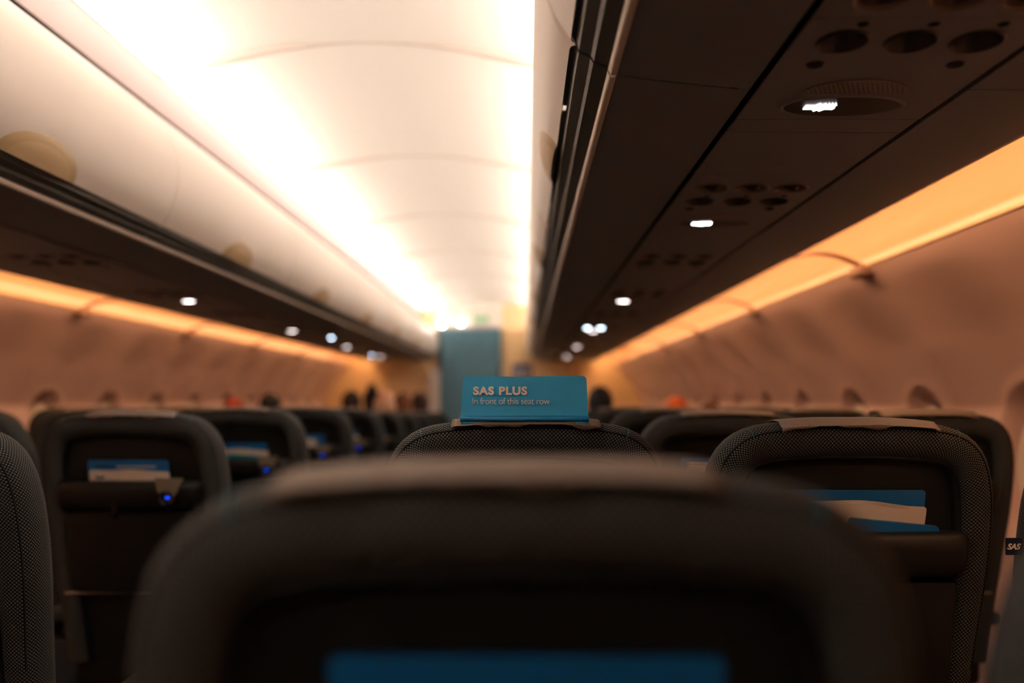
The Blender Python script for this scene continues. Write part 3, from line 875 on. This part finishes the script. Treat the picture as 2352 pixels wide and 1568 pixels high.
SHIRT = shear(remesh('shirt', [('c', ((-.10, -.03, -.255), (.10, -.03, -.255), .078, .078)), ('s', ((0, -.01, -.36), (.175, .11, .175))), ('s', ((0, .01, -.54), (.162, .116, .16))), ('s', ((0, .03, -.60), (.178, .128, .09)))]
               + [('c', ((q*.175, -.02, -.275), (q*.205, .03, -.52), .062, .050)) for q in (-1, 1)] + [('c', ((q*.205, .03, -.52), (q*.165, .19, -.56), .050, .038)) for q in (-1, 1)], .013))
HAIR_S = remesh('hair', [('s', ((0, -.012, .018), (.083, .094, .103))), ('s', ((0, -.035, -.035), (.074, .072, .07)))], .009, 4)
HAIR_L = remesh('hair', [('s', ((0, -.015, .020), (.090, .098, .106))), ('s', ((0, -.045, -.06), (.088, .070, .12))), ('s', ((0, -.035, -.16), (.085, .05, .07)))], .010, 4)
HAIR_B = remesh('hair', [('s', ((0, -.012, .018), (.084, .096, .103))), ('s', ((0, -.03, -.05), (.076, .072, .08))), ('s', ((0, -.03, .125), (.042, .045, .035)))], .009, 4)
HAIR_T = remesh('hair', [('s', ((-.052, -.02, -.01), (.032, .07, .055))), ('s', ((.052, -.02, -.01), (.032, .07, .055))), ('s', ((0, -.06, -.02), (.062, .036, .06)))], .009, 4)
def person(x, y, ztop, skin, hair, hcol, scol, label, rz=0, s=1):
    root = empty('person', (x, y, CAMZ+ztop-.115*s), label, 'person', 'seated passengers', rz)
    root.scale = (s, s, s)
    me = BODY.copy(); me.materials.append(SKIN[skin]); link('body', me, None, root)
    me = SHIRT.copy(); me.materials.append(mat('shirt_cloth', scol, .85, .2, noise=(30, .1))); link('shirt', me, None, root)
    if hair is not None:
        me = hair.copy(); me.materials.append(mat('hair_strands', hcol, .6, .3, noise=(60, .25))); link('hair', me, None, root)
    return root
def at(px, d): return (px-1205)*d/1850
hy = lambda n: ROW(n)+.25
person(at(622, hy(8)), hy(8), .042, 'tan', HAIR_S, '#0d0b0b', '#2a2a30', 'person with black hair by the left windows, head above the seats')
person(at(540, hy(7)), hy(7), .002, 'light', HAIR_S, '#8e3018', '#3a2a2a', 'person with red hair low behind seats by the left windows', s=.93)
person(at(808, hy(9)), hy(9), .062, 'tan', HAIR_L, '#2b1811', '#33261f', 'person with long dark brown hair left of the bald head', s=.95)
person(at(855, hy(10)), hy(10), .098, 'tan', HAIR_B, '#0c0a0a', '#35302c', 'tallest head with black tied-up hair behind the bald head')
person(at(884, hy(8)), hy(8), .066, 'light', HAIR_T, '#c8a07e', '#5b5148', 'person with a bald crown and pale fringe near the aisle')
person(at(925, hy(9)), hy(9), .050, 'light', HAIR_S, '#6a3c1c', '#23344c', 'person with brown hair and blue top beside the aisle', s=.95)
person(at(966, hy(10)), hy(10), .058, 'light', HAIR_L, '#3a2418', '#3b3432', 'person with wavy dark hair next to the white post')
person(at(1378, hy(7)), hy(7), .080, 'tan', HAIR_S, '#0c1012', '#20282c', 'person with short black hair just right of the teal sign', s=1.05)
person(at(1553, hy(7)), hy(7), .010, 'light', HAIR_S, '#c05a1c', '#7a3320', 'person with orange hair by the right windows', s=.92)
person(at(1630, hy(6)), hy(6), -.020, 'tan', HAIR_S, '#4a1610', '#402622', 'person with dark red hair low behind the right seats', s=.86)

# ------------------------------------------------------------------ camera and view
w = bpy.data.worlds.new('World'); SC.world = w; w.use_nodes = True
w.node_tree.nodes['Background'].inputs[0].default_value = (0.02, .022, .025, 1); w.node_tree.nodes['Background'].inputs[1].default_value = .2
cam = bpy.data.cameras.new('Camera'); co = bpy.data.objects.new('Camera', cam); COL.objects.link(co)
co.location = (0, 0, CAMZ); co.rotation_euler = (PI/2, 0, 0)
cam.sensor_width = 36; cam.lens = 1850/2352*36
cam.shift_x = -29/2352; cam.shift_y = 131/2352
cam.clip_start = .02
cam.dof.use_dof = True; cam.dof.focus_distance = ROW(2); cam.dof.aperture_fstop = 1.45; cam.dof.aperture_blades = 0
SC.camera = co
vs = SC.view_settings; vs.view_transform = 'Standard'; vs.look = 'None'; vs.exposure = .2; vs.gamma = 1; vs.use_curve_mapping = False
